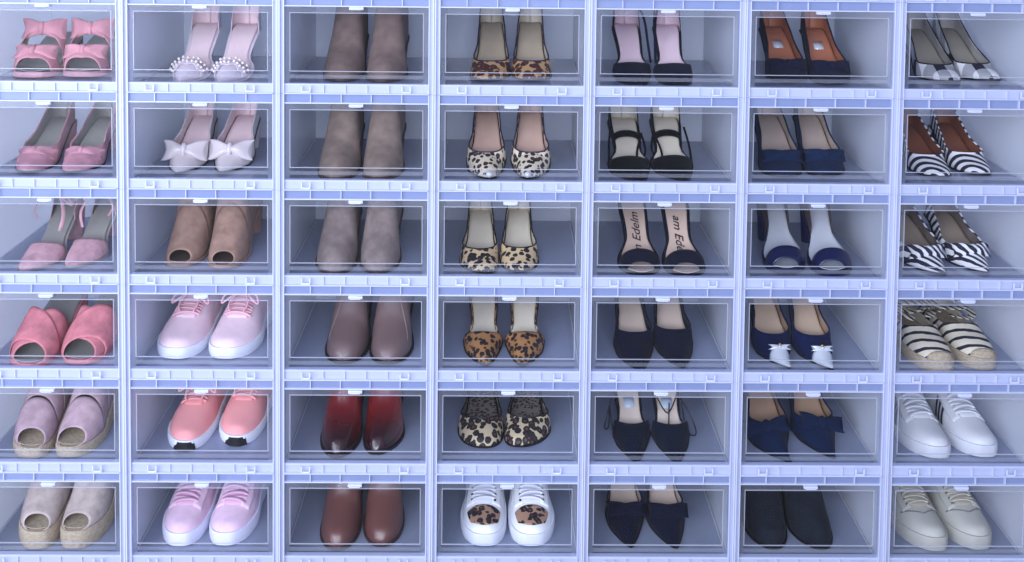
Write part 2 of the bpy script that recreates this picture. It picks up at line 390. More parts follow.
# local frame: toe tip at the origin, heel towards +y, outer side of the foot at +x (mirrored with side = -1)
PX = 2.25
FIT = dict(W=.04, tip=.004)
class Shoe:
    def __init__(s, kind, label, cat, group, side, x, y, z, yaw, L=0.22, W=0.037, n=2.0, tip=0.004, tm=0.33,
                 waist=0.70, heel=0.66, plat=0.004, H=0.0, spring=0.004, rise=(0.28, 0.9), wedge=False):
        W = FIT['W']; tip = FIT['tip']; s.zmax = .157
        s.root = bpy.data.objects.new(kind, None); C.objects.link(s.root); s.root.empty_display_size = 0.02
        s.root.location = (x, y, z); s.root.rotation_euler = (0, 0, yaw)
        tag(s.root, label, cat, group)
        s.side, s.L, s.W, s.n, s.tip, s.tm, s.wst, s.hl = side, L, W, n, tip, tm, waist, heel
        s.plat, s.H, s.spring, s.rise = plat, H, spring, rise
        s.wt = .6
        if H > .03 and waist < .72: s.wt, s.wst, s.hl = .54, waist * .90, heel * 1.12
        if n < 1.55: s.tm, s.n = .42, n * .87
    def w(s, t):
        W = s.W
        if t < s.tm:
            u = max(0.0, min(1.0, 1 - t / s.tm)); return max(0.0004, W * (max(0, 1 - u ** s.n)) ** (1 / s.n))
        if t < s.wt: return W * (1 + (s.wst - 1) * sm((t - s.tm) / (s.wt - s.tm)))
        if t < 0.86: return W * (s.wst + (s.hl - s.wst) * sm((t - s.wt) / (0.86 - s.wt)))
        return max(0.0004, W * s.hl * sqrt(max(0, 1 - ((t - 0.86) / 0.14) ** 2)))
    def cx(s, t):
        a = -s.tip * max(0, 1 - t / 0.34) ** 1.6
        return a + 0.0035 * sin(pi * max(0, min(1, (t - .3) / .5))) * -0.6
    def zb(s, t):
        a, b = s.rise; u = max(0, min(1, (t - a) / (b - a)))
        k = 0.55 * u * u * (3 - 2 * u) + 0.45 * u if s.H > 0.02 else sm(u)
        if u < 0.18 and s.H > 0.02: k *= u / 0.18 * (2 - u / 0.18)
        return s.plat + s.H * k + s.spring * max(0, 1 - t / 0.2) ** 2
    def pt(s, t, a, c, off=0.0):
        ca, sa = cos(a), sin(a)
        ax = (abs(ca) ** (2 / PX)) * (1 if ca >= 0 else -1); az = max(0.0, sa) ** (2 / PX)
        w = s.w(t)
        if t < .3: c *= min(1.0, w / (.5 * s.W)) ** .55
        dy = -off * max(0, 1 - t / 0.08) + off * max(0, (t - 0.93) / 0.07)
        return Vector((s.cx(t) + (w + off) * ax, t * s.L + dy, min(s.zmax, s.zb(t) + (c + off) * az)))
    def ts(s, n, t0=0.0, t1=1.0, extra=()):
        r = [t0 + (t1 - t0) * (1 - cos(pi * i / n)) / 2 for i in range(n + 1)]
        if t0 == 0: r += [t1 * q for q in (0.0015, 0.005, 0.012, 0.02)]
        if t1 == 1: r += [0.9985, 0.994]
        r += [e for e in extra if t0 <= e <= t1]
        r = sorted(r); out = [r[0]]
        for q in r[1:]:
            if q - out[-1] > 0.0008: out.append(q)
        return out
    def upper(s, mats, c, tv, XF=0.94, dt=0.2, m=2.2, t0=0.0, t1=1.0, hs=None, off=0.0, name='upper', n=40, seg=14, thick=0.0016, rim=0, sides=(.026, .032, .050)):
        """shell from the sole edge up to a topline: closed dome in front of tv, open throat behind it
           (or, with hs, cut level at the height hs above the floor)"""
        mb = MB(); ex = [tv + dt * q for q in (0, .004, .015, .04, .08, .14, .22, .32, .45, .6, .8)] if hs is None else []
        if hs is not None: ex = [0.3 + 0.01 * i for i in range(30)]
        rows = s.ts(n, t0, t1, ex); L_, R_ = [], []
        for t in rows:
            cc = lerp_tab(c, t)
            if hs is not None:
                q = min(1.0, max(0.02, (hs - s.zb(t)) / cc)); am = math.asin(min(1, q ** (PX / 2)))
            elif t <= tv: am = pi / 2
            else:
                am, cc = open_sec(t, c, tv, XF, dt, m, sides)
            L_.append([s.pt(t, am * j / seg, cc, off) for j in range(seg + 1)])
            R_.append([s.pt(t, pi - am * j / seg, cc, off) for j in range(seg + 1)])
        mb.grid([r[::-1] for r in L_]); mb.grid(R_)
        return build(name, mb, mats, s.root, side=s.side, solid=thick, lining=isinstance(mats, (list, tuple)) and len(mats) > 1, edge=60, rim=rim)
    def band(s, mats, c, f0, f1, off=0.0, a0=0.0, a1=pi, name='vamp', n=14, seg=26, thick=0.0016, rim=0, bulge=0.0, parent=None):
        """strap or vamp over the foot between the edges f0(q) and f1(q), q = 0 outer sole edge .. 1 inner sole edge"""
        mb = MB(); rows = []
        for i in range(n + 1):
            k = i / n
            if f0(0.5) < 0.005: k = k ** 1.7
            r = []
            for j in range(seg + 1):
                q = j / seg; a = a0 + (a1 - a0) * q; t = f0(q) + (f1(q) - f0(q)) * k
                r.append(s.pt(t, a, lerp_tab(c, t), off + bulge * sin(pi * i / n)))
            rows.append(r)
        mb.grid(rows)
        mb.f = [tuple(reversed(q)) for q in mb.f]
        return build(name, mb, mats, parent or s.root, side=s.side, solid=thick, lining=isinstance(mats, (list, tuple)) and len(mats) > 1, edge=60, rim=rim)
    def sole(s, mats, th=0.003, e=0.0015, ground=False, t0=0.0, t1=1.0, name='sole', n=36, bulge=0.0, lift=0.0):
        mb = MB(); rows = []
        for t in s.ts(n, t0, t1):
            w = s.w(t) + e; x = s.cx(t); y = t * s.L - e * max(0, 1 - t / .06) + e * max(0, (t - .94) / .06)
            if s.w(t) < 0.0005: w = 0.0005
            z1 = s.zb(t) + lift; z0 = s.zb(t) - th if not ground else min(s.zb(t) - 0.002, (max(0, 1 - t / .12) ** 2) * s.spring)
            z0 = max(0.0, z0) if t > .2 or ground else max(0.0002, z0)
            zm = (z0 + z1) / 2; b = bulge * min(1, w / .01)
            rows.append([(x - w, y, z1), (x - w * .5, y, z1), (x + w * .5, y, z1), (x + w, y, z1), (x + w + b, y, z1 * .75 + z0 * .25), (x + w + b, y, zm * .6 + z0 * .4), (x + w, y, z0),
                         (x - w, y, z0), (x - w - b, y, zm * .6 + z0 * .4), (x - w - b, y, z1 * .75 + z0 * .25)])
        mb.loft(rows)
        mb.f = [tuple(reversed(q)) for q in mb.f]
        return build(name, mb, mats, s.root, side=s.side, edge=35)
    def ins(s, t, v, up=0.0):
        return Vector((s.cx(t) + v * s.w(t) * 0.95, t * s.L, s.zb(t) + 0.0016 + 0.003 * v * v * min(1, s.w(t) / .02) + up))
    def insole(s, mat, t0=0.03, t1=0.985, inset=1.0, name='insole'):
        mb = MB(); mb.grid([[s.ins(t, (j / 5 - 1) * inset) for j in range(11)] for t in s.ts(26, t0, t1)])
        return build(name, mb, mat, s.root, side=s.side, solid=0.0012, edge=60)
    def heel(s, mat, kind='block', name='heel', tt=0.84):
        y0, y1 = s.L * tt, s.L * 1.0; yc = (y0 + y1) / 2 + .004; W = s.W * s.hl
        zt = s.zb(0.95) - 0.002; mb = MB(); R = []
        bw, bl = dict(block=(W * .8, .018), stiletto=(.0045, .0045), wide=(W * .92, .022), flare=(W * .62, .015))[kind]
        for i in range(9):
            k = i / 8; kk = k ** (1.0 if kind in ('block', 'wide') else 0.45)
            rw = W + (bw - W) * kk; rl = (y1 - y0) / 2 + (bl - (y1 - y0) / 2) * kk
            cy = yc + (s.L * .965 - .004 - yc) * kk * (1 if kind == 'stiletto' else .25)
            R.append([(s.cx(.95) + rw * cos(2*pi*j/14), cy + rl * sin(2*pi*j/14), (zt if k == 0 else zt * (1 - k)) + (s.zb((cy + rl * sin(2*pi*j/14)) / s.L) - .002 - zt if k == 0 else 0)) for j in range(14)])
        mb.loft(R)
        mb.f = [tuple(reversed(q)) for q in mb.f]
        return build(name, mb, mat, s.root, side=s.side, edge=50)
    def frame(s, t, a, c):
        p = s.pt(t, a, lerp_tab(c, t)); pa = s.pt(t, a - .03, lerp_tab(c, t)); pb = s.pt(t, a + .03, lerp_tab(c, t))
        pv = s.pt(t + .01, a, lerp_tab(c, t + .01)); X = (pa - pb).normalized(); V = (pv - p).normalized()
        Nn = X.cross(V).normalized(); V = Nn.cross(X)
        return p, X, V, Nn
    def tubes(s, name, mat, paths, r=0.0013, flat=None, parent=None, seg=6):
        mb = MB()
        for p in paths: mb.tube([Vector((q.x, q.y, min(q.z, s.zmax + .003))) for q in smooth_path(p)], r, seg, flat=flat)
        return build(name, mb, mat, parent or s.root, side=s.side, edge=60)
    def bow(s, mat, t, c, size=0.03, height=0.024, puff=0.006, a=pi/2, up=0.004, lean=0.6, tails=False, rot=0.0, name='bow', droop=0.0, knot=0.007, inner=0.35):
        p, X, V, Nn = s.frame(t, a, c)
        if lean: V, Nn = (V * cos(lean) + Nn * sin(lean)), (Nn * cos(lean) - V * sin(lean))
        if rot: X, V = X * cos(rot) + V * sin(rot), V * cos(rot) - X * sin(rot)
        p = p + Nn * up; mb = MB()
        for sg in (-1, 1):
            R = []
            for i in range(11):
                u = i / 10; h = height * (inner + (1 - inner) * sm(u * 1.15)) / 2; th = puff * (0.35 + 0.9 * sin(pi * min(1, u * .8 + .1)))* (1 - .55 * u)
                o = p + X * (sg * size * u) - Nn * (droop * u * u)
                row = []
                for j in range(16):
                    b = 2 * pi * j / 16; fold = 1 + 0.22 * cos(3 * b + sg)
                    row.append(o + V * (h * cos(b) * (1 + .06 * sin(5 * u))) + Nn * (th * sin(b) * fold) + X * (sg * 0.004 * u * cos(2 * b)))
                R.append(row)
            if sg < 0: R = [r[::-1] for r in R]
            mb.loft(R)
            if tails:
                Rt = []
                for i in range(5):
                    u = i / 4; o = p + X * (sg * (.004 + .016 * u)) - V * (.022 * u) - Nn * (.003 * u) + Nn * .001
                    hw = .004 + .004 * u
                    Rt.append([o + X * hw, o + X * hw + Nn * .0015, o - X * hw + Nn * .0015, o - X * hw])
                mb.loft(Rt)
        b_ = build(name, mb, mat, s.root, side=s.side, edge=60)
        k = MB(); R = []
        for i in range(7):
            th = pi * i / 6 * .96 + .02 * pi
            R.append([p + Nn * .002 + V * (-height * .34 * cos(th)) + X * (knot * sin(th) * cos(2*pi*j/10)) + Nn * ((puff * .8 + .002) * sin(th) * sin(2*pi*j/10)) for j in range(10)])
        k.loft(R); build('knot', k, mat, b_, side=s.side, edge=70)
        return b_
def smooth_path(p, n=6):
    P = [Vector(q) for q in p]
    if len(P) < 3: return P
    out = []
    for i in range(len(P) - 1):
        a, b, c, d = P[max(i - 1, 0)], P[i], P[i + 1], P[min(i + 2, len(P) - 1)]
        for k in range(n):
            u = k / n; out.append(0.5 * ((2 * b) + (c - a) * u + (2 * a - 5 * b + 4 * c - d) * u * u + (3 * b - a - 3 * c + d) * u ** 3))
    out.append(P[-1]); return out

# crown tables (height of the dome above the footbed)
C_PUMP = [(0, .005), (.05, .011), (.15, .020), (.26, .030), (.36, .036), (.45, .045), (.6, .05), (.8, .075), (.92, .098), (1, .10)]
C_FLAT = [(0, .007), (.05, .016), (.15, .026), (.26, .032), (.4, .045), (.6, .05), (.8, .065), (1, .08)]
C_BOOT = [(0, .010), (.06, .025), (.15, .036), (.25, .047), (.34, .063), (.43, .098), (.52, .16), (.6, .24), (.8, .26), (1, .26)]
C_SNK = [(0, .013), (.06, .021), (.15, .027), (.25, .034), (.36, .044), (.48, .058), (.6, .074), (.75, .09), (.85, .12), (1, .12)]
C_SAND = [(0, .010), (.08, .030), (.18, .042), (.3, .050), (.42, .060), (.55, .075), (1, .10)]

def pump(k, up, lin, ins_, H=0.085, heel='stiletto', heelm=None, n=1.35, tv=.27, L=.215, W=.0385, c=C_PUMP, XF=.90, dt=.17, tip=.006, sole=None, plat=.003, m=1.9, pad=True, trim=None, **kw):
    kw.setdefault('waist', .76); trim = trim or up
    s = Shoe(*k, L=L, W=W, n=n, tip=tip, H=H, plat=plat, **kw)
    s.upper([up, lin], c, tv, XF, dt, m, rim=0); s.insole(ins_, inset=.9); s.sole(sole or M['black'], .003)
    if trim: topline(s, trim, c, tv, XF, dt, m)
    if heel: s.heel(heelm or up, heel)
    s.c = c; s.tv = tv
    return s
def topline(s, mat, c, tv, XF, dt, m=2.2, r=.0014, sides=(.026, .032, .050)):
    T = [tv + dt * q for q in (0, .004, .03, .08, .16, .3, .5, .8, 1)] + [tv + dt + (0.995 - tv - dt) * i / 12 for i in range(1, 13)]
    pts = [(t,) + open_sec(t, c, tv, XF, dt, m, sides) for t in T]
    path = [s.pt(t, pi - a, cc, .0003) for t, a, cc in reversed(pts)] + [s.pt(t, a, cc, .0003) for t, a, cc in pts[1:]]
    mb = MB(); mb.tube(path, r); build('topline_trim', mb, mat, s.root, side=s.side, edge=60)
def dorsay(k, up, lin, ins_, H=.085, n=1.3, tv=.3, L=.215, W=.0385, c=C_PUMP, dip=.10, tip=.006, sole=None, tc=.74, heel='stiletto', XF=.93, **kw):
    s = Shoe(*k, L=L, W=W, n=n, tip=tip, H=H, plat=.003, **kw)
    s.band([up, lin], c, lambda q: 0.0, lambda q: tv + dip * (1 - sin(pi * q)) , n=22)
    s.upper([up, lin], [(0, .03), (.7, .03), (.8, .065), (.9, .105), (1, .11)], -1, XF, .05, t0=tc, t1=1.0, name='heel_counter', n=14)
    s.insole(ins_, inset=.88); s.sole(sole or M['black'], .003); s.heel(up, heel); s.c = c; s.tv = tv
    return s
def bootie(k, mat, solem, H=.055, L=.235, W=.042, n=2.1, top=.15, heel='block', sole_th=.005, tip=.005, c=C_BOOT, waist=.76, heelw=.78, e=.0025):
    s = Shoe(*k, L=L, W=W, n=n, tip=tip, H=H, plat=sole_th, waist=waist, heel=heelw, spring=.003)
    s.upper([mat, M['lining_tan']], c, 2, hs=top, name='upper', n=44, seg=18)
    s.sole(solem, sole_th, e); s.heel(solem, heel); s.c = c
    return s
def ankle_loop(s, mat, z, rx=.026, y0=.84, tilt=.02, w=.006, th=.0016, name='ankle_strap', gap=False, parent=None, ry=None):
    y = s.L * .86; ry = ry or s.L * .14 + .012; P = []
    for i in range(25):
        a = 2 * pi * i / 24; P.append((s.cx(.9) + rx * sin(a), y + ry * -cos(a), s.zb(.9) + z + tilt * -cos(a) * -1 * 0 + tilt * (cos(a)) * .5))
    mb = MB(); R = []
    for i, p in enumerate(P[:-1] + [P[0]]):
        a = 2 * pi * i / 24; d = Vector((sin(a), -cos(a), 0)); p = Vector(p)
        R.append([p - Vector((0, 0, w / 2)), p + d * th - Vector((0, 0, w / 2)), p + d * th + Vector((0, 0, w / 2)), p + Vector((0, 0, w / 2))])
    mb.grid(R, True); return build(name, mb, mat, parent or s.root, side=s.side, edge=50)

M = dict(black=plain((9, 9, 13), .5), lining_tan=leather((150, 125, 105), .6), lining_grey=leather((135, 135, 135), .6),
         white_rubber=plain((225, 228, 240), .5), jute=jute((186, 170, 148)), silver=leather((196, 202, 214), .18, 1.0, var=.05), gold=metal((190, 155, 90), .3))

# ---------------------------------------------------------------- sneaker family
def sneaker(k, up, solem, lace, lining, L=.245, W=.046, n=2.3, sole_h=.016, cap=None, stay=None, eyelet=None, tongue=None, c=C_SNK, rows=5, top=.135, bulge=.0015, lace_t=(.23, .5), lw=.0065, tip=.006, capmat=None, lace_r=None, loops=False, foxing=None):
    s = Shoe(*k, L=L, W=W, n=n, tip=tip, H=.008, plat=sole_h, waist=.84, heel=.78, spring=.004, rise=(.35, .9))
    s.upper([up, lining], c, 2, hs=top, name='upper', n=44, seg=20)
    s.sole(solem, 0, .003, ground=True, bulge=bulge, lift=.006)
    t0, t1 = lace_t; c0 = c
    mid = lambda a, b: (lambda q: a + (b - a) * q)
    if tongue:
        s.band(tongue, c, lambda q: t0 - .015 + .012 * abs(2*q-1), lambda q: t1 + .06, .0018, radians(68), radians(112), name='tongue', n=10, seg=8, thick=.001)
    if stay:
        for a, b in ((40, 70), (110, 140)):
            s.band(stay, c, lambda q: t0 - .01 + (.05 if False else 0), lambda q: t1 + .03, .0022, radians(a), radians(b), name='eyestay', n=10, seg=6, thick=.001)
    if cap:
        s.band(cap, c, lambda q: 0.0, lambda q: (.13 + .05 * sin(pi * q)), .0014, radians(0), radians(180), name='toe_cap', n=16, seg=24, thick=.001)
    if capmat:
        s.band(capmat, c, lambda q: .035 + .05 * (2*q-1)**2, lambda q: .225 - .03 * (2*q-1)**2, .0016, radians(40), radians(140), name='toe_panel', n=12, seg=20, thick=.0008)
    if eyelet:
        mb = MB()
        for i in range(rows):
            t = t0 + (t1 - t0) * (i + .5) / rows
            for a in (62, 118):
                p, X, V, Nn = s.frame(t, radians(a), c); p = p + Nn * .0035
                mb.ball(p, .0026, .0026, .0026, nu=8, nv=4)
        build('eyelets', mb, eyelet, s.root, side=s.side)
    cc = lambda t: lerp_tab(c, t)
    paths = []
    for i in range(rows):
        t = t0 + (t1 - t0) * (i + .5) / rows; d = (t1 - t0) / rows
        j = -1 if i % 2 else 1
        P = []
        for q in range(7):
            u = q / 6 - .5; tt = t + d * .45 * u * j * 1.0; P.append(s.pt(tt, radians(90 + 58 * u), cc(tt), .0042 + .002 * cos(pi * u)))
        paths.append(P)
        if i < rows - 1:
            P = []
            for q in range(7):
                u = q / 6 - .5; tt = t + d * .5 + d * .55 * u * -j; P.append(s.pt(tt, radians(90 + 56 * u), cc(tt), .0032))
            paths.append(P)
    if loops:
        t = t1 + .01; b = s.pt(t, pi/2, cc(t), .008)
        for sg in (-1, 1):
            paths.append([b, b + Vector((sg*.014, -.012, .006)), b + Vector((sg*.032, -.02, -.004)), b + Vector((sg*.036, -.028, -.016)), b + Vector((sg*.022, -.024, -.008)), b + Vector((sg*.004, -.008, .002))])
            paths.append([b, b + Vector((sg*.008, -.016, .000)), b + Vector((sg*.018, -.034, -.012)), b + Vector((sg*.014, -.05, -.022))])
    s.tubes('laces', lace, paths, lace_r or .002, flat=None if lace_r else (lw, .0016))
    s.c = c
    return s

# ---------------------------------------------------------------- the pairs
Z = lambda r: (5 - r) * BOX_H + 0.0061
# for each box: left shoe x, y, tip offset, half width; right shoe the same
PLACE = {
(0,0):(-0.0691,0.07,0.0187,0.0479,0.0228,0.081,-0.0221,0.0468),(0,1):(-0.0713,0.066,0.0109,0.0381,0.0193,0.068,0.0027,0.042),(0,2):(-0.0459,0.035,-0.0122,0.0424,0.0293,0.057,0.0095,0.0419),
(0,3):(-0.0614,0.024,0.0149,0.0471,0.0312,0.04,-0.0094,0.0484),(0,4):(-0.0652,0.035,0.0183,0.0396,0.0236,0.039,0.0031,0.0509),(0,5):(-0.0564,0.039,0.0154,0.0469,0.0309,0.041,0.0038,0.0489),
(1,0):(-0.05,0.042,0.0031,0.0361,0.0308,0.036,0.0067,0.0431),(1,1):(-0.0644,0.069,0.0021,0.0383,0.0219,0.076,0.0041,0.0404),(1,2):(-0.0618,0.067,0.0005,0.0415,0.0188,0.06,-0.0038,0.0431),
(1,3):(-0.0747,0.067,0.0054,0.0534,0.0268,0.068,0.0031,0.056),(1,4):(-0.0615,0.065,0.01,0.0518,0.0321,0.084,-0.009,0.0548),(1,5):(-0.0649,0.048,0.0079,0.0434,0.0283,0.05,0.0017,0.0542),
(2,0):(-0.0438,0.079,0.0047,0.0425,0.0398,0.073,0.0033,0.0441),(2,1):(-0.0458,0.035,0.0011,0.0434,0.0376,0.04,0.004,0.0426),(2,2):(-0.0503,0.034,0.006,0.0409,0.0326,0.041,-0.0013,0.0429),
(2,3):(-0.0314,0.053,0.0014,0.0433,0.0543,0.052,0.0011,0.0423),(2,4):(-0.0422,0.041,0.0024,0.0418,0.0402,0.052,0.0076,0.042),(2,5):(-0.0411,0.037,0.0024,0.0409,0.0411,0.048,-0.0023,0.0426),
(3,0):(-0.04,0.092,-0.0102,0.0397,0.0406,0.096,0.0014,0.0389),(3,1):(-0.0476,0.046,0.0091,0.0386,0.0414,0.048,0.0107,0.0382),(3,2):(-0.0581,0.042,0.0133,0.0386,0.02,0.05,0.0021,0.0366),
(3,3):(-0.0499,0.042,0.0081,0.0388,0.0337,0.043,0.0089,0.0386),(3,4):(-0.052,0.075,0.0068,0.046,0.0419,0.079,0.0186,0.0445),(3,5):(-0.0449,0.052,0.0046,0.0448,0.0496,0.052,0.002,0.0449),
(4,0):(-0.0446,0.053,0.0076,0.0383,0.0335,0.046,0.0057,0.0387),(4,1):(-0.052,0.037,0.0162,0.0425,0.0341,0.046,-0.0097,0.0418),(4,2):(-0.0314,0.04,-0.002,0.0433,0.0545,0.036,0.0051,0.043),
(4,3):(-0.038,0.025,0.0039,0.0408,0.0433,0.038,-0.0029,0.0387),(4,4):(-0.0393,0.022,0.0013,0.0383,0.0394,0.02,0.0021,0.0397),(4,5):(-0.0469,0.045,0.0029,0.0389,0.0351,0.041,-0.0067,0.0379),
(5,0):(-0.0181,0.104,-0.0164,0.0451,0.0634,0.088,0.0186,0.0409),(5,1):(-0.032,0.079,-0.0105,0.0429,0.0541,0.086,0.0174,0.0411),(5,2):(-0.0294,0.049,-0.0127,0.0444,0.0571,0.039,0.0151,0.0413),
(5,3):(-0.047,0.039,0.014,0.0424,0.0335,0.034,-0.0127,0.0395),(5,4):(-0.052,0.028,0.0294,0.0453,0.0449,0.043,-0.0173,0.0398),(5,5):(-0.0533,0.044,0.0003,0.0439,0.0328,0.044,-0.0056,0.044),
(6,0):(0.0063,0.119,0.0105,0.0476,0.1001,0.134,-0.0132,0.041),(6,1):(-0.0226,0.083,0.0035,0.0421,0.0643,0.102,-0.0029,0.0366),(6,2):(-0.0348,0.05,0.0113,0.0426,0.0566,0.061,-0.0052,0.0439),
(6,3):(-0.0315,0.032,0.003,0.0495,0.0567,0.045,-0.0011,0.0428),(6,4):(-0.0295,0.049,0.0119,0.0503,0.062,0.054,-0.0071,0.048),(6,5):(-0.0335,0.041,0.0113,0.0479,0.0594,0.046,-0.0028,0.0437),}
def pair(c, r, kind, desc, cat, fn, boxdesc, yaw=(0, 0), dx=(0, 0), dy=(0, 0), **kw):
    place_box(c, r, f"clear shoe box holding {boxdesc}, {where(c, r)}")
    p = PLACE[(c, r)]; out = []; wm = (p[3] + p[7]) / 2
    FIT['W'] = min(wm - (.002 if cat in ('boot', 'sneaker') else .0006) if 0 < c < 6 else min(.046, min(p[3], p[7]) * .98), (p[4] - p[0]) / 2 - (.006 if kind in ('sneaker', 'espadrille', 'wedge') else .0022 if cat == 'shoe' else .0035))
    lim = .1335 - FIT['W'] - .006
    for i, (nm, side, x, y, tp) in enumerate((('left', -1, *p[:3]), ('right', 1, *p[4:7]))):
        FIT['tip'] = max(-.012, min(.022, tp))
        k = (kind, f"{nm} {desc}, {where(c, r)}", cat, boxdesc, side, (c - 3) * BOX_W + max(-lim, min(lim, x + dx[i])), y + dy[i], Z(r), radians(yaw[i]))
        out.append(fn(k, i, **kw))
    return out

# --- leftmost column
PINK = suede((196, 136, 148)); PINK2 = suede((182, 132, 146)); MAUVE = suede((190, 150, 160)); GREY_IN = leather((140, 138, 134), .6)
def d_pink_slide(k, i):
    s = Shoe(*k, L=.225, W=.044, n=2.3, tip=.004, H=.045, plat=.012, waist=.8, heel=.74)
    s.sole(PINK, .010); s.insole(GREY_IN); s.heel(M['black'], 'wide')
    s.band([PINK, M['lining_tan']], C_SAND, lambda q: .06 + .05 * abs(2*q-1), lambda q: .25 + .03 * abs(2*q-1), name='toe_strap')
    s.bow(PINK, .15, C_SAND, .038, .030, .008, up=.001, inner=.5, droop=.012)
    cs = [(0, .04), (.4, .066), (.7, .07), (1, .08)]
    s.band([PINK, M['lining_tan']], cs, lambda q: .35, lambda q: .47, .003, name='instep_strap')
    s.bow(PINK, .40, cs, .040, .042, .008, up=.004, inner=.55, lean=.9, droop=.012)
def d_pink_bow_pump(k, i):
    s = pump(k, PINK2, GREY_IN, GREY_IN, H=.055, n=1.6, tv=.27, heel='block', W=.037)
    s.bow(PINK2, .25, s.c, .036, .024, .007, up=.000, inner=.7, droop=.018, knot=.006, lean=.4)
def d_mauve_tie(k, i):
    s = dorsay(k, MAUVE, GREY_IN, GREY_IN, H=.07, n=1.6, tv=.31, heel='block', XF=.92, tc=.7, W=.039, sole=GREY_IN)
    z = s.zb(.85); L = s.L
    s.tubes('ankle_ties', MAUVE, [[(-.02, L*.72, z+.03), (.006, L*.6, z+.04), (.024, L*.52, z+.035), (.034, L*.5, z+.015), (.026, L*.48, z-.002)],
        [(.02, L*.72, z+.03), (-.004, L*.6, z+.045), (-.03, L*.5, z+.04), (-.042, L*.46, z+.028), (-.03, L*.46, z+.036), (-.01, L*.56, z+.044)],
        [(-.01, L*.56, z+.044), (-.025, L*.45, z+.01), (-.02, L*.42, z-.02)]], flat=(.007, .0014))
def d_cross_mule(k, i):
    s = Shoe(*k, L=.235, W=.046, n=2.4, tip=.003, H=.05, plat=.008, waist=.8, heel=.74)
    s.sole(PINKC, .008); s.insole(GREY_IN); s.heel(PINKC, 'wide')
    c = [(0, .013), (.08, .022), (.2, .038), (.3, .05), (.42, .066), (.6, .085), (1, .1)]
    a, b = (.04, .36)
    s.band([PINKC, M['lining_tan']], c, lambda q: .01 + .09*max(0, sin(pi*q))**.5 + .13*q*q, lambda q: .25 + .25*q, .0006, name='vamp', n=12)
    s.band([PINKC, M['lining_tan']], c, lambda q: .01 + .09*max(0, sin(pi*q))**.5 + .13*(1-q)**2, lambda q: .25 + .25*(1-q), .0042, name='cross_strap', n=12)
PINKC = suede((200, 124, 134))
TAUPE_P = suede((175, 150, 160)); TAUPE_B = suede((180, 166, 162))
def d_slit_wedge(k, i):
    s = Shoe(*k, L=.235, W=.045, n=2.4, tip=.004, H=.05, plat=.020, waist=.86, heel=.8, spring=.003)
    s.sole(M['jute'], 0, .002, ground=True, bulge=.0015); s.insole(M['jute'])
    c = [(0, .018), (.1, .026), (.2, .040), (.3, .058), (.42, .09), (.55, .14), (1, .2)]
    s.band([TAUPE_P, M['lining_tan']], c, lambda q: .012 + .09*max(0, sin(pi*q))**.5, lambda q: .30 + .01*sin(pi*q), .001, name='vamp', n=12)
    s.band([TAUPE_P, M['lining_tan']], c, lambda q: .315 + .01*sin(pi*q), lambda q: .48, -.001, name='upper', n=10)
    s.upper([TAUPE_P, M['lining_tan']], c, 0, hs=.15, t0=.47, name='quarter', n=16)
def d_jute_wedge(k, i):
    s = Shoe(*k, L=.235, W=.046, n=2.4, tip=.004, H=.045, plat=.033, waist=.88, heel=.82, spring=.003)
    s.sole(M['jute'], 0, .003, ground=True, bulge=.002); s.insole(M['jute'])
    c = [(0, .016), (.1, .024), (.2, .036), (.3, .054), (.42, .09), (.55, .14), (1, .2)]
    s.band([TAUPE_B, M['lining_tan']], c, lambda q: .012 + .075*max(0, sin(pi*q))**.5, lambda q: .48, .001, name='vamp', n=16)
    s.upper([TAUPE_B, M['lining_tan']], c, 0, hs=.15, t0=.47, name='quarter', n=16)
pair(0, 0, 'slide_sandal', 'pink suede slide sandal with two bow straps', 'sandal', d_pink_slide, 'pink double bow slide sandals')
pair(0, 1, 'bow_pump', 'pink suede pointed pump with knotted bow', 'shoe', d_pink_bow_pump, 'pink suede bow pumps')
pair(0, 2, 'tie_pump', 'mauve pink suede pointed shoe with ankle ties', 'shoe', d_mauve_tie, 'mauve suede ankle tie shoes')
pair(0, 3, 'mule', 'rose pink suede crossover open toe mule', 'mule', d_cross_mule, 'rose pink crossover mules', yaw=(-3, -3))
pair(0, 4, 'wedge', 'mauve suede peep toe espadrille wedge with side slit', 'wedge', d_slit_wedge, 'mauve peep toe espadrille wedges')
pair(0, 5, 'wedge', 'beige suede peep toe wedge on thick jute platform', 'wedge', d_jute_wedge, 'beige peep toe jute platform wedges')

# --- second column
BLUSH = leather((205, 192, 204), .35); BLUSH_IN = leather((225, 200, 205), .5); SATIN = leather((200, 190, 194), .25)
PEARL = plain((215, 205, 200), .15, .5)
def d_pearl(k, i):
    s = dorsay(k, BLUSH, BLUSH_IN, BLUSH_IN, H=.08, n=1.3, tv=.27, W=.038, sole=BLUSH, tc=.8)
    mb = MB()
    for sg in (0, 1):
        for j in range(11):
            q = (j + .5) / 11; t = .245 + .03 * sg + .012 * sin(j * 2.1); p = s.pt(t, radians(14 + 152 * q), lerp_tab(s.c, t), .005 + .003 * sg); mb.ball(p, .003, .003, .003, nu=7, nv=5)
    s.band(BLUSH, s.c, lambda q: .215 + .012 * sin(22 * q), lambda q: .28 + .008 * sin(25 * q), .003, radians(5), radians(175), name='ruffle', n=6, seg=50, thick=.001)
    build('pearl_studs', mb, PEARL, s.root, side=s.side)
    a = ankle_loop(s, BLUSH, .045, w=.005)
    mb = MB()
    for j in range(9):
        an = radians(-80 + 20 * j); mb.ball((s.cx(.9) + .029 * sin(an), s.L * .86 - (s.L * .14 + .016) * cos(an), s.zb(.9) + .045 + .01 * cos(an)), .0028, .0028, .0028, nu=7, nv=5)
    build('pearl', mb, PEARL, a, side=s.side)
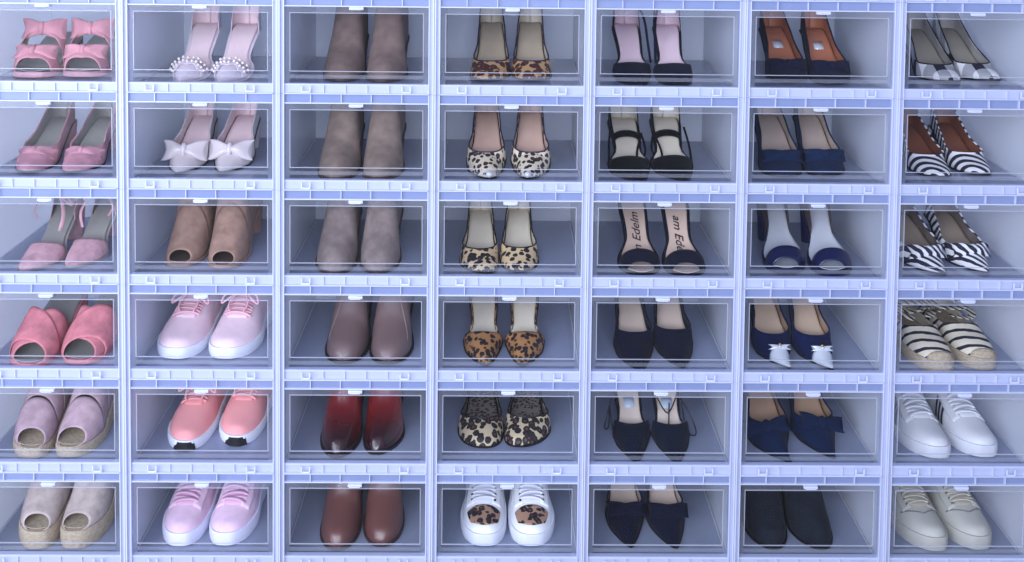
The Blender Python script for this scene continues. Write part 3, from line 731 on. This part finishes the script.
def d_satin_bow(k, i):
    s = pump(k, SATIN, BLUSH_IN, BLUSH_IN, H=.06, n=1.5, tv=.26, W=.038, heel='block')
    s.bow(SATIN, .26, s.c, .040, .042, .011, up=.006, inner=.4, droop=.008, lean=.8)
TAN = suede((148, 119, 107))
def d_peep_bootie(k, i):
    s = Shoe(*k, L=.235, W=.044, n=2.4, tip=.004, H=.06, plat=.007, waist=.86, heel=.84, spring=.003)
    s.sole(TAN, .006, .002); s.insole(leather((90, 72, 66), .6)); s.heel(TAN, 'wide')
    c = [(0, .015), (.08, .023), (.16, .038), (.26, .058), (.36, .09), (.46, .15), (.6, .26), (1, .27)]
    s.upper([TAN, leather((70, 58, 56), .6)], c, 2, hs=.15, t0=.36, name='shaft', n=24, seg=18)
    s.band([TAN, leather((70, 58, 56), .6)], c, lambda q: .008 + .065 * max(0, sin(pi * min(1, max(0, (q - .03) / .94)))) ** .5, lambda q: .3605, 0, name='upper', n=14)
PALEP = leather((232, 206, 218), .75, scale=90); PINKL = plain((232, 178, 198), .7)
def d_knit(k, i):
    s = sneaker(k, PALEP, M['white_rubber'], plain((238, 186, 200), .7), leather((215, 165, 175), .8), W=.047, n=2.2, sole_h=.014, tongue=PALEP, rows=5, lace_t=(.30, .5), lace_r=.0022, loops=True)
    s.band(M['white_rubber'], s.c, lambda q: 0, lambda q: .05 + .0 * q, .0012, radians(0), radians(180), name='toe_bumper', n=8, thick=.001) if False else None
    return s
CORAL = leather((236, 160, 162), .8, var=.06, scale=60)
def d_coral(k, i):
    s = sneaker(k, CORAL, M['white_rubber'], plain((246, 176, 178), .7), CORAL, W=.046, n=2.0, sole_h=.012, tongue=CORAL, rows=4, lace_t=(.32, .5), lace_r=.0024, loops=True)
    mb = MB(); R = []
    for t in (-.001, .002, .006, .012):
        w = .010 + t; R.append([(s.cx(0) - w, t * s.L * 3 - .0052, .003), (s.cx(0) + w, t * s.L * 3 - .0052, .003), (s.cx(0) + w * .8, t * s.L * 3 - .0052, .019), (s.cx(0) - w * .8, t * s.L * 3 - .0052, .019)])
    mb.loft(R); build('toe_guard', mb, M['black'], s.root, side=s.side)
LILAC = suede((226, 196, 218), .1); 
def d_lilac(k, i):
    s = sneaker(k, LILAC, plain((226, 226, 246), .5), plain((226, 184, 212), .7), LILAC, W=.046, n=2.2, sole_h=.018, tongue=plain((216, 176, 202), .7), stay=LILAC, rows=5, lace_t=(.22, .5), lw=.008, cap=None)
pair(1, 0, 'strappy_pump', 'pale blush pointed shoe with pearl studded ruffle', 'shoe', d_pearl, 'blush pearl studded shoes')
pair(1, 1, 'bow_pump', 'pale nude pointed pump with large satin bow', 'shoe', d_satin_bow, 'nude satin bow pumps')
pair(1, 2, 'peep_toe_bootie', 'tan suede peep toe bootie', 'boot', d_peep_bootie, 'tan suede peep toe booties')
pair(1, 3, 'sneaker', 'pale pink knit sneaker with pink laces', 'sneaker', d_knit, 'pale pink knit sneakers', yaw=(-3, -3))
pair(1, 4, 'sneaker', 'coral pink running sneaker with dark toe guard', 'sneaker', d_coral, 'coral pink running sneakers', yaw=(-3, -4))
pair(1, 5, 'sneaker', 'lilac pink suede sneaker with thick white sole', 'sneaker', d_lilac, 'lilac pink suede sneakers', yaw=(-2, -2))

# --- third column: ankle boots
D_SOLE = plain((70, 52, 48), .5)
def mk_bootie(mat, solem=None, **kw):
    def f(k, i):
        s = bootie(k, mat, solem or D_SOLE, **kw); return s
    return f
pair(2, 0, 'ankle_boot', 'dark taupe suede ankle boot', 'boot', mk_bootie(suede((118, 100, 95)), W=.046, n=1.95), 'dark taupe suede ankle boots')
pair(2, 1, 'ankle_boot', 'warm taupe suede ankle boot', 'boot', mk_bootie(suede((122, 107, 100)), W=.045, n=1.95), 'warm taupe suede ankle boots')
pair(2, 2, 'ankle_boot', 'pale grey taupe suede ankle boot', 'boot', mk_bootie(suede((128, 115, 113)), W=.043, n=1.95), 'pale grey taupe suede ankle boots')
VB = leather((108, 88, 88), .42, coat=.1)
def d_vboot(k, i):
    s = bootie(k, VB, M['black'], W=.044, n=2.2, e=.0035)
    cc = lambda t: lerp_tab(s.c, t)
    for f in (lambda u: (.5 - .30 * u, radians(90 - 60 * u)), lambda u: (.5 - .1 * u, radians(90 + 40 * u))):
        s.tubes('seam', leather((128, 110, 108), .5), [[s.pt(f(u/10)[0], f(u/10)[1], cc(f(u/10)[0]), .0004) for u in range(11)]], .0009)
pair(2, 3, 'ankle_boot', 'grey brown leather ankle boot with diagonal seams', 'boot', d_vboot, 'grey brown seamed leather ankle boots')
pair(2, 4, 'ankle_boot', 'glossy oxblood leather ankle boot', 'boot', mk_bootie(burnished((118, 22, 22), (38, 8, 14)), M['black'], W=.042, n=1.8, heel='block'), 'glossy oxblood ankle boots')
pair(2, 5, 'ankle_boot', 'brown leather ankle boot with smooth rounded toe', 'boot', mk_bootie(leather((98, 62, 58), .36, coat=.15), plain((60, 45, 50), .5), W=.043, n=2.1), 'brown rounded toe leather ankle boots')

# --- middle column: leopard
BEIGE_IN = leather((205, 196, 180), .55); NUDE_IN = leather((190, 160, 145), .55); DARKBLUE = plain((26, 26, 60), .5)
def d_leo0(k, i): pump(k, leopard((186, 148, 104), (118, 66, 50), (70, 34, 30), 74, .80, .25), BEIGE_IN, leather((168, 154, 134), .55), H=.08, n=2.0, tv=.24, W=.040, dt=.14, trim=DARKBLUE)
def d_leo1(k, i):
    s = pump(k, leopard((214, 200, 178), (90, 50, 40), (28, 22, 30), 92, .66, .30), NUDE_IN, NUDE_IN, H=.08, n=1.5, tv=.31, W=.039, dt=.12, m=2.6, trim=DARKBLUE)
    mb = MB(); p = s.pt(.02, pi/2, .012, 0); mb.ball((p.x, p.y - .001, .012), .0062, .0055, .0062, nu=14, nv=10); build('toe_stud', mb, M['silver'], s.root, side=s.side)
def d_leo2(k, i): pump(k, leopard((205, 180, 142), (150, 110, 80), (24, 20, 26), 84, .68, .0), BEIGE_IN, BEIGE_IN, H=.05, n=1.9, tv=.24, W=.038, dt=.14, trim=M['black'])
def d_leo3(k, i):
    s = dorsay(k, leopard((160, 114, 72), (120, 72, 40), (26, 18, 22), 92, .66, .0), BEIGE_IN, BEIGE_IN, H=.06, n=1.5, tv=.33, W=.039, tc=.5, XF=.95, heel='block')
def d_leo4(k, i): pump(k, leopard((196, 180, 150), (100, 68, 50), (34, 28, 34), 78, .78, .34), leather((110, 104, 100), .6), leopard((140, 128, 122), (90, 78, 76), (62, 54, 58), 130, .62, .2), H=.006, n=2.2, tv=.235, W=.042, heel=None, dt=.12, L=.235, c=C_FLAT, trim=M['black'], sole=M['black'])
WHITE = leather((232, 234, 240), .5, var=.04)
def d_leo5(k, i): sneaker(k, WHITE, M['white_rubber'], plain((236, 238, 248), .7), WHITE, W=.047, n=2.4, capmat=leopard((165, 130, 108), (96, 66, 56), (30, 24, 30), 84, .74, .3), stay=WHITE, eyelet=M['black'], tongue=plain((215, 218, 232), .8), rows=5, lace_t=(.25, .5))
pair(3, 0, 'leopard_pump', 'rust brown leopard round toe pump', 'shoe', d_leo0, 'rust brown leopard pumps')
pair(3, 1, 'leopard_pump', 'cream leopard pointed pump with silver toe stud', 'shoe', d_leo1, 'cream leopard pumps with toe studs')
pair(3, 2, 'leopard_pump', 'beige leopard almond toe pump with black trim', 'shoe', d_leo2, 'beige leopard pumps with black trim')
pair(3, 3, 'leopard_pump', 'tan spotted pointed shoe with open sides', 'shoe', d_leo3, 'tan spotted pointed shoes')
pair(3, 4, 'ballet_flat', 'leopard ballet flat with leopard lining', 'shoe', d_leo4, 'leopard lined ballet flats')
pair(3, 5, 'sneaker', 'white lace-up sneaker with leopard toe panel', 'sneaker', d_leo5, 'white leopard toe sneakers', yaw=(0, 0))

# --- fifth column
NAVYK = suede((9, 13, 34)); BLK = suede((3, 3, 6)); PINK_IN = leather((222, 196, 206), .5)
def writing(s, text, size, t_mid, v0=0.0, flip=1, mat=None, name='insole_print', along=True):
    cu = bpy.data.curves.new(name, 'FONT'); cu.body = text; cu.size = size; cu.align_x = 'CENTER'; cu.align_y = 'CENTER'; cu.shear = .35; cu.offset = .0002
    tmp = bpy.data.objects.new(name, cu); C.objects.link(tmp)
    bpy.context.view_layer.update(); dg = bpy.context.evaluated_depsgraph_get(); me = bpy.data.meshes.new_from_object(tmp.evaluated_get(dg))
    bpy.data.objects.remove(tmp)
    for v in me.vertices:
        a, b = v.co.x, v.co.y
        if along: t = t_mid + flip * a / s.L; x = -flip * b
        else: t = t_mid + b / s.L; x = a
        x += v0
        base = s.ins(max(.02, min(.98, t)), 0); q = x / max(.004, s.w(t) * .95)
        v.co = (base.x * s.side + x, base.y, base.z + .0018 + .003 * q * q)
    me.materials.clear(); me.materials.append(mat or M['black']); o = bpy.data.objects.new(name, me); C.objects.link(o); o.parent = s.root
    return o
def d_anklestrap(k, i):
    s = dorsay(k, NAVYK, PINK_IN, PINK_IN, H=.085, n=1.5, tv=.31, W=.039, tc=.8, dip=.13)
    ankle_loop(s, NAVYK, .045, w=.006, rx=.024)
    z = s.zb(.8)
    s.tubes('strap_end', NAVYK, [[(-.022, s.L * .74, z + .052), (-.03, s.L * .62, z + .03), (-.034, s.L * .5, z - .01), (-.036, s.L * .36, z - .045)]], flat=(.005, .0014))
def d_black_strap(k, i):
    s = dorsay(k, BLK, BEIGE_IN, BEIGE_IN, H=.07, n=1.5, tv=.30, W=.041, tc=.64)
    z = s.zb(.62); L = s.L
    s.band(BLK, [(0, .02), (.5, .016), (.8, .022), (1, .05)], lambda q: .60, lambda q: .66, .002, name='instep_strap', n=4)
    s.tubes('side_strap', BLK, [[(-.03, L * .64, z + .02), (-.036, L * .52, z - .01), (-.02, L * .40, z - .03), (-.006, L * .34, z - .036)],
        [(-.03, L * .60, z + .02), (-.018, L * .46, z - .016), (-.034, L * .36, z - .03)], [(.03, L*.64, z + .03), (.036, L*.5, z), (.037, L*.34, z - .035)]], flat=(.0045, .0014))
def d_script(k, i):
    s = Shoe(*k, L=.21, W=.041, n=2.3, tip=.003, H=.08, plat=.004, waist=.66, heel=.62)
    ii = leather((205, 180, 165), .5); s.sole(NAVYK, .004); s.insole(ii, inset=.9, t0=.01); s.heel(NAVYK, 'stiletto')
    s.band([NAVYK, M['black']], [(0, .012), (.08, .020), (.2, .034), (1, .05)], lambda q: .07, lambda q: .21 + .05 * abs(2*q-1)**2, name='toe_strap', n=8)
    s.upper([NAVYK, M['black']], [(0, .03), (.7, .03), (.85, .08), (1, .1)], -1, .9, .05, t0=.84, name='heel_counter', n=10)
    ankle_loop(s, NAVYK, .05, w=.006, rx=.024)
    s.tubes('edge_piping', NAVYK, [[s.ins(.22 + .07 * j, sg, .001) for j in range(10)] for sg in (-.93, .93)], .0018)
    writing(s, 'm Edelm' if i == 0 else 'am Edel', .022, .56, flip=1 if i == 0 else -1, mat=plain((40, 30, 40), .6))
def d_navy_point(k, i): pump(k, NAVYK, NAVYK, NUDE2, H=.07, n=1.35, tv=.35, L=.22, W=.039, dt=.10, m=2.8)
NUDE2 = leather((196, 178, 166), .5)
def d_ankle_tie(k, i):
    s = dorsay(k, suede((10, 18, 36)), NUDE2, leather((215, 200, 188), .5), H=.07, n=1.2, tv=.34, W=.041, L=.225, tc=.55, dip=.16, XF=.93)
    mb = MB(); mb.grid([[s.ins(.6 + .09 * a, -.45 + .9 * b, .0012) for b in (0, .5, 1)] for a in (0, .5, 1)]); build('insole_label', mb, plain((190, 205, 225), .4), s.root, side=s.side, solid=.0005)
    z = s.zb(.6); L = s.L; cm = plain((20, 22, 36), .6)
    if i == 0: P = [[(.024, L*.66, z+.05), (.034, L*.55, z+.035), (.045, L*.48, z+.0), (.05, L*.46, z-.022), (.042, L*.47, z-.02), (.04, L*.5, z+.02)], [(.04, L*.52, z+.025), (.036, L*.4, z-.02), (.034, L*.36, z-.03)]]
    else: P = [[(-.026, L*.66, z+.03), (-.005, L*.5, z+.005), (.018, L*.62, z+.03)], [(0, L*.55, z+.02), (-.005, L*.42, z-.015), (-.009, L*.34, z-.03)],
               [(.018, L*.62, z+.03), (.035, L*.5, z+.01), (.048, L*.42, z-.018), (.044, L*.4, z-.028), (.03, L*.44, z-.02), (.024, L*.6, z+.03)], [(-.028, L*.7, z+.045), (0, L*.62, z+.038), (.028, L*.7, z+.045)]]
    s.tubes('ankle_tie', cm, P, .0014)
def d_navy_bow(k, i):
    s = pump(k, NAVYK, NUDE2, NUDE2, H=.06, n=1.35, tv=.34, W=.038, L=.22, dt=.10, m=2.8)
    s.bow(NAVYK, .31, s.c, .036, .028, .006, up=.004, inner=.75, knot=.008, lean=.3)
pair(4, 0, 'ankle_strap_pump', 'dark navy suede shoe with thin ankle strap', 'shoe', d_anklestrap, 'navy suede ankle strap shoes', dx=(-.003, 0))
pair(4, 1, 'strappy_pump', 'black suede shoe with cross straps', 'shoe', d_black_strap, 'black suede cross strap shoes')
pair(4, 2, 'open_toe_sandal', 'navy open toe heel with scripted insole', 'sandal', d_script, 'navy sandals with scripted insoles')
pair(4, 3, 'pointed_pump', 'plain black navy suede pointed pump', 'shoe', d_navy_point, 'plain dark pointed pumps')
pair(4, 4, 'ankle_tie_pump', 'black pointed shoe with thin ankle tie', 'shoe', d_ankle_tie, 'black pointed ankle tie shoes')
pair(4, 5, 'bow_pump', 'dark navy pointed pump with flat bow', 'shoe', d_navy_bow, 'dark navy flat bow pumps')

# --- sixth column
BLUE = suede((14, 24, 62)); ORANGE_IN = leather((176, 112, 84), .5); TAN_IN = leather((172, 142, 120), .5)
def d_rust_in(k, i):
    s = pump(k, suede((19, 21, 44)), ORANGE_IN, ORANGE_IN, H=.075, n=2.1, tv=.24, W=.041, dt=.14)
    s.bow(suede((19, 21, 44)), .21, s.c, .034, .03, .008, up=.003, inner=.6, knot=.009, droop=.008)
    mb = MB(); mb.grid([[s.ins(.62 + .09 * a, -.35 + .7 * b, .0012) for b in (0, .5, 1)] for a in (0, .5, 1)]); build('insole_label', mb, M['silver'], s.root, side=s.side, solid=.0005)
def d_blue_bow(k, i):
    s = pump(k, suede((20, 36, 66)), NUDE2, leather((176, 160, 150), .5), H=.07, n=2.1, tv=.25, W=.041, dt=.14)
    s.bow(suede((20, 36, 66)), .23, s.c, .037, .026, .007, up=.004, inner=.8, knot=.007, droop=.006)
def d_satin_sandal(k, i):
    sat = leather((12, 20, 62), .35); ins_ = leather((186, 190, 200), .22, .4)
    s = Shoe(*k, L=.215, W=.041, n=2.2, tip=.003, H=.085, plat=.010, waist=.62, heel=.6)
    s.sole(sat, .009); s.insole(ins_); s.heel(sat, 'flare')
    s.band([sat, M['black']], [(0, .012), (.08, .022), (.2, .038), (1, .05)], lambda q: .055, lambda q: .17 + .05 * abs(2*q-1)**2, name='toe_strap', n=8, bulge=.002)
    brn = suede((78, 62, 62))
    s.upper([brn, M['black']], [(0, .03), (.5, .05), (.62, .10), (.8, .13), (1, .13)], -1, .95, .05, t0=.52, name='heel_counter', n=14)
    ankle_loop(s, metal((110, 115, 135), .4), .05, w=.005, rx=.025)
def d_capped(k, i):
    s = pump(k, BLUE, TAN_IN, leather((190, 168, 148), .5), H=.07, n=1.3, tv=.32, W=.038, dt=.12, m=2.6)
    cap = s.band(M['silver'], s.c, lambda q: 0.0, lambda q: .17 + .015 * sin(pi * q), .0012, name='toe_cap', n=14, thick=.001)
    s.bow(M['silver'], .185, s.c, .018, .010, .003, up=.002, inner=.8, knot=.004)
    mb = MB(); p, X, V, Nn = s.frame(.185, pi/2, s.c); mb.ball(p + Nn * .007, .003, .002, .003); build('gold_stud', mb, M['gold'], s.root, side=s.side)
def d_blue_point(k, i):
    s = pump(k, suede((12, 28, 58)), TAN_IN, TAN_IN, H=.06, n=1.25, tv=.34, W=.042, dt=.11, m=2.6, L=.225)
    s.bow(suede((12, 28, 58)), .31, s.c, .040, .034, .007, up=.004, inner=.45, knot=.009, a=radians(80), lean=.2)
pair(5, 0, 'bow_pump', 'navy round toe pump with rust insole', 'shoe', d_rust_in, 'navy bow pumps with rust insoles', dy=(0, 0))
pair(5, 1, 'bow_pump', 'blue suede pump with wide ruched bow', 'shoe', d_blue_bow, 'blue suede ruched bow pumps')
pair(5, 2, 'open_toe_sandal', 'blue satin open toe sandal with silver insole', 'sandal', d_satin_sandal, 'blue satin sandals with silver insoles')
pair(5, 3, 'cap_toe_pump', 'blue pointed pump with silver cap toe', 'shoe', d_capped, 'blue pumps with silver cap toes')
pair(5, 4, 'bow_pump', 'blue suede pointed pump with side bow', 'shoe', d_blue_point, 'blue suede pointed bow pumps')
pair(5, 5, 'ankle_boot', 'charcoal navy suede ankle boot', 'boot', mk_bootie(suede((28, 32, 42)), M['black'], W=.046, n=1.9), 'charcoal navy suede ankle boots')

# --- rightmost column
GREY_L = leather((150, 144, 132), .55); BROWN_IN = leather((128, 78, 58), .55)
def d_plaid(k, i): FIT.update(W=.038); pump(k, plaid((225, 225, 230), (22, 24, 44), .021, .3, .48), leather((168, 164, 160), .5), GREY_L, H=.07, n=1.8, tv=.21, W=.042, dt=.12, trim=M['black'], tip=-.004)
STR = rings((226, 226, 232), (32, 32, 48), (-.03, -.02, -.01), .0165)
def d_brown_in(k, i): pump(k, STR, BROWN_IN, BROWN_IN, H=.05, n=2.0, tv=.245, W=.040, dt=.12, heel=None, sole=M['black'], XF=.97) .heel(STR, 'wide')
ZEB = stripes((228, 228, 234), (30, 32, 50), (.75, .5, .4), .0115, .5)
def d_zebra(k, i):
    s = pump(k, ZEB, leather((120, 110, 105), .6), leather((150, 135, 122), .6), H=.05, n=1.5, tv=.26, W=.038, dt=.12)
    s.bow(ZEB, .235, s.c, .034, .028, .008, up=.003, inner=.6, knot=.010, droop=.008)
CREAM = (216, 208, 190); ESP = stripes(CREAM, (34, 34, 50), (.16, .70, .62), .0185, .34, .2)
def d_espadrille(k, i):
    s = Shoe(*k, L=.24, W=.044, n=2.3, tip=.003, H=.0, plat=.018, waist=.86, heel=.82, spring=.001)
    s.sole(M['jute'], 0, .003, ground=True, bulge=.0015, lift=.004); s.insole(M['jute'])
    s.upper([ESP, plain(CREAM, .8)], C_FLAT, .33, .9, .12)
    s.band(M['jute'], C_FLAT, lambda q: 0.0, lambda q: .055 - .0 * q, .0012, name='toe_guard', n=8, thick=.001)
    z = .06; L = s.L; rib = stripes(CREAM, (40, 40, 56), (.9, .3, .3), .012, .4); P = []
    import random; rd = random.Random(5 + i)
    for j in range(5):
        a0 = rd.uniform(0, 6); R_ = [(.034 * sin(a0 + q * 1.05) * rd.uniform(.7, 1.1), L * (.52 + .05 * j) + .03 * cos(a0 + q * 1.05), .055 + .012 * j + .012 * rd.random()) for q in range(6)]
        P.append(R_)
    s.tubes('ribbon_ties', rib, P, flat=(.015, .0015))
def d_threestripe(k, i):
    W_ = leather((206, 208, 214), .5, var=.05)
    s = sneaker(k, W_, plain((210, 212, 220), .5), plain((228, 230, 238), .7), W_, W=.045, n=2.3, sole_h=.016, stay=W_, tongue=W_, rows=5, lace_t=(.25, .52), lw=.009)
    for j in range(3):
        t = .33 + .055 * j
        s.band(plain((24, 28, 52), .5), s.c, lambda q, t=t: t + .05 * q, lambda q, t=t: t + .026 + .05 * q, .0028, radians(8), radians(40), name='side_stripe', n=3, seg=8, thick=.0008)
        s.band(plain((24, 28, 52), .5), s.c, lambda q, t=t: t + .05 * (1-q), lambda q, t=t: t + .026 + .05 * (1-q), .0028, radians(140), radians(172), name='side_stripe', n=3, seg=8, thick=.0008)
def d_offwhite(k, i):
    W_ = leather((182, 181, 174), .65, var=.08)
    s = sneaker(k, W_, plain((182, 180, 172), .6), plain((205, 200, 185), .7), W_, W=.045, n=2.2, sole_h=.019, tongue=leather((170, 164, 150), .6), stay=W_, eyelet=metal((120, 105, 80), .4), rows=6, lace_t=(.25, .52), lw=.005)
    cc = lambda t: lerp_tab(s.c, t)
    s.tubes('seam', leather((120, 120, 122), .6), [[s.pt(.18 + .08 * abs(2 * q / 12 - 1), radians(30 + 120 * q / 12), cc(.18 + .08 * abs(2 * q / 12 - 1)), .0008) for q in range(13)]], .0011)
pair(6, 0, 'plaid_pump', 'black and white checked pump', 'shoe', d_plaid, 'black and white checked pumps', yaw=(0, 3), dx=(-.004, 0))
pair(6, 1, 'striped_pump', 'black and white striped pump with brown insole', 'shoe', d_brown_in, 'striped pumps with brown insoles')
pair(6, 2, 'striped_flat', 'zebra striped pointed shoe with knotted bow', 'shoe', d_zebra, 'zebra striped bow shoes', yaw=(3, 3))
pair(6, 3, 'espadrille', 'cream striped espadrille with ribbon ties', 'espadrille', d_espadrille, 'striped espadrilles with ribbon ties', yaw=(2, 3))
pair(6, 4, 'sneaker', 'white leather sneaker with dark side stripes', 'sneaker', d_threestripe, 'white sneakers with dark side stripes', yaw=(1, 3), dx=(-.003, .002))
pair(6, 5, 'sneaker', 'off-white worn sneaker with bronze eyelets', 'sneaker', d_offwhite, 'off-white worn sneakers', yaw=(3, 4))

# --- the row above, of which only the lower front edge shows
for c in range(7): place_box(c, -1, f"clear shoe box cut off by the top edge, {COL[c]} column")
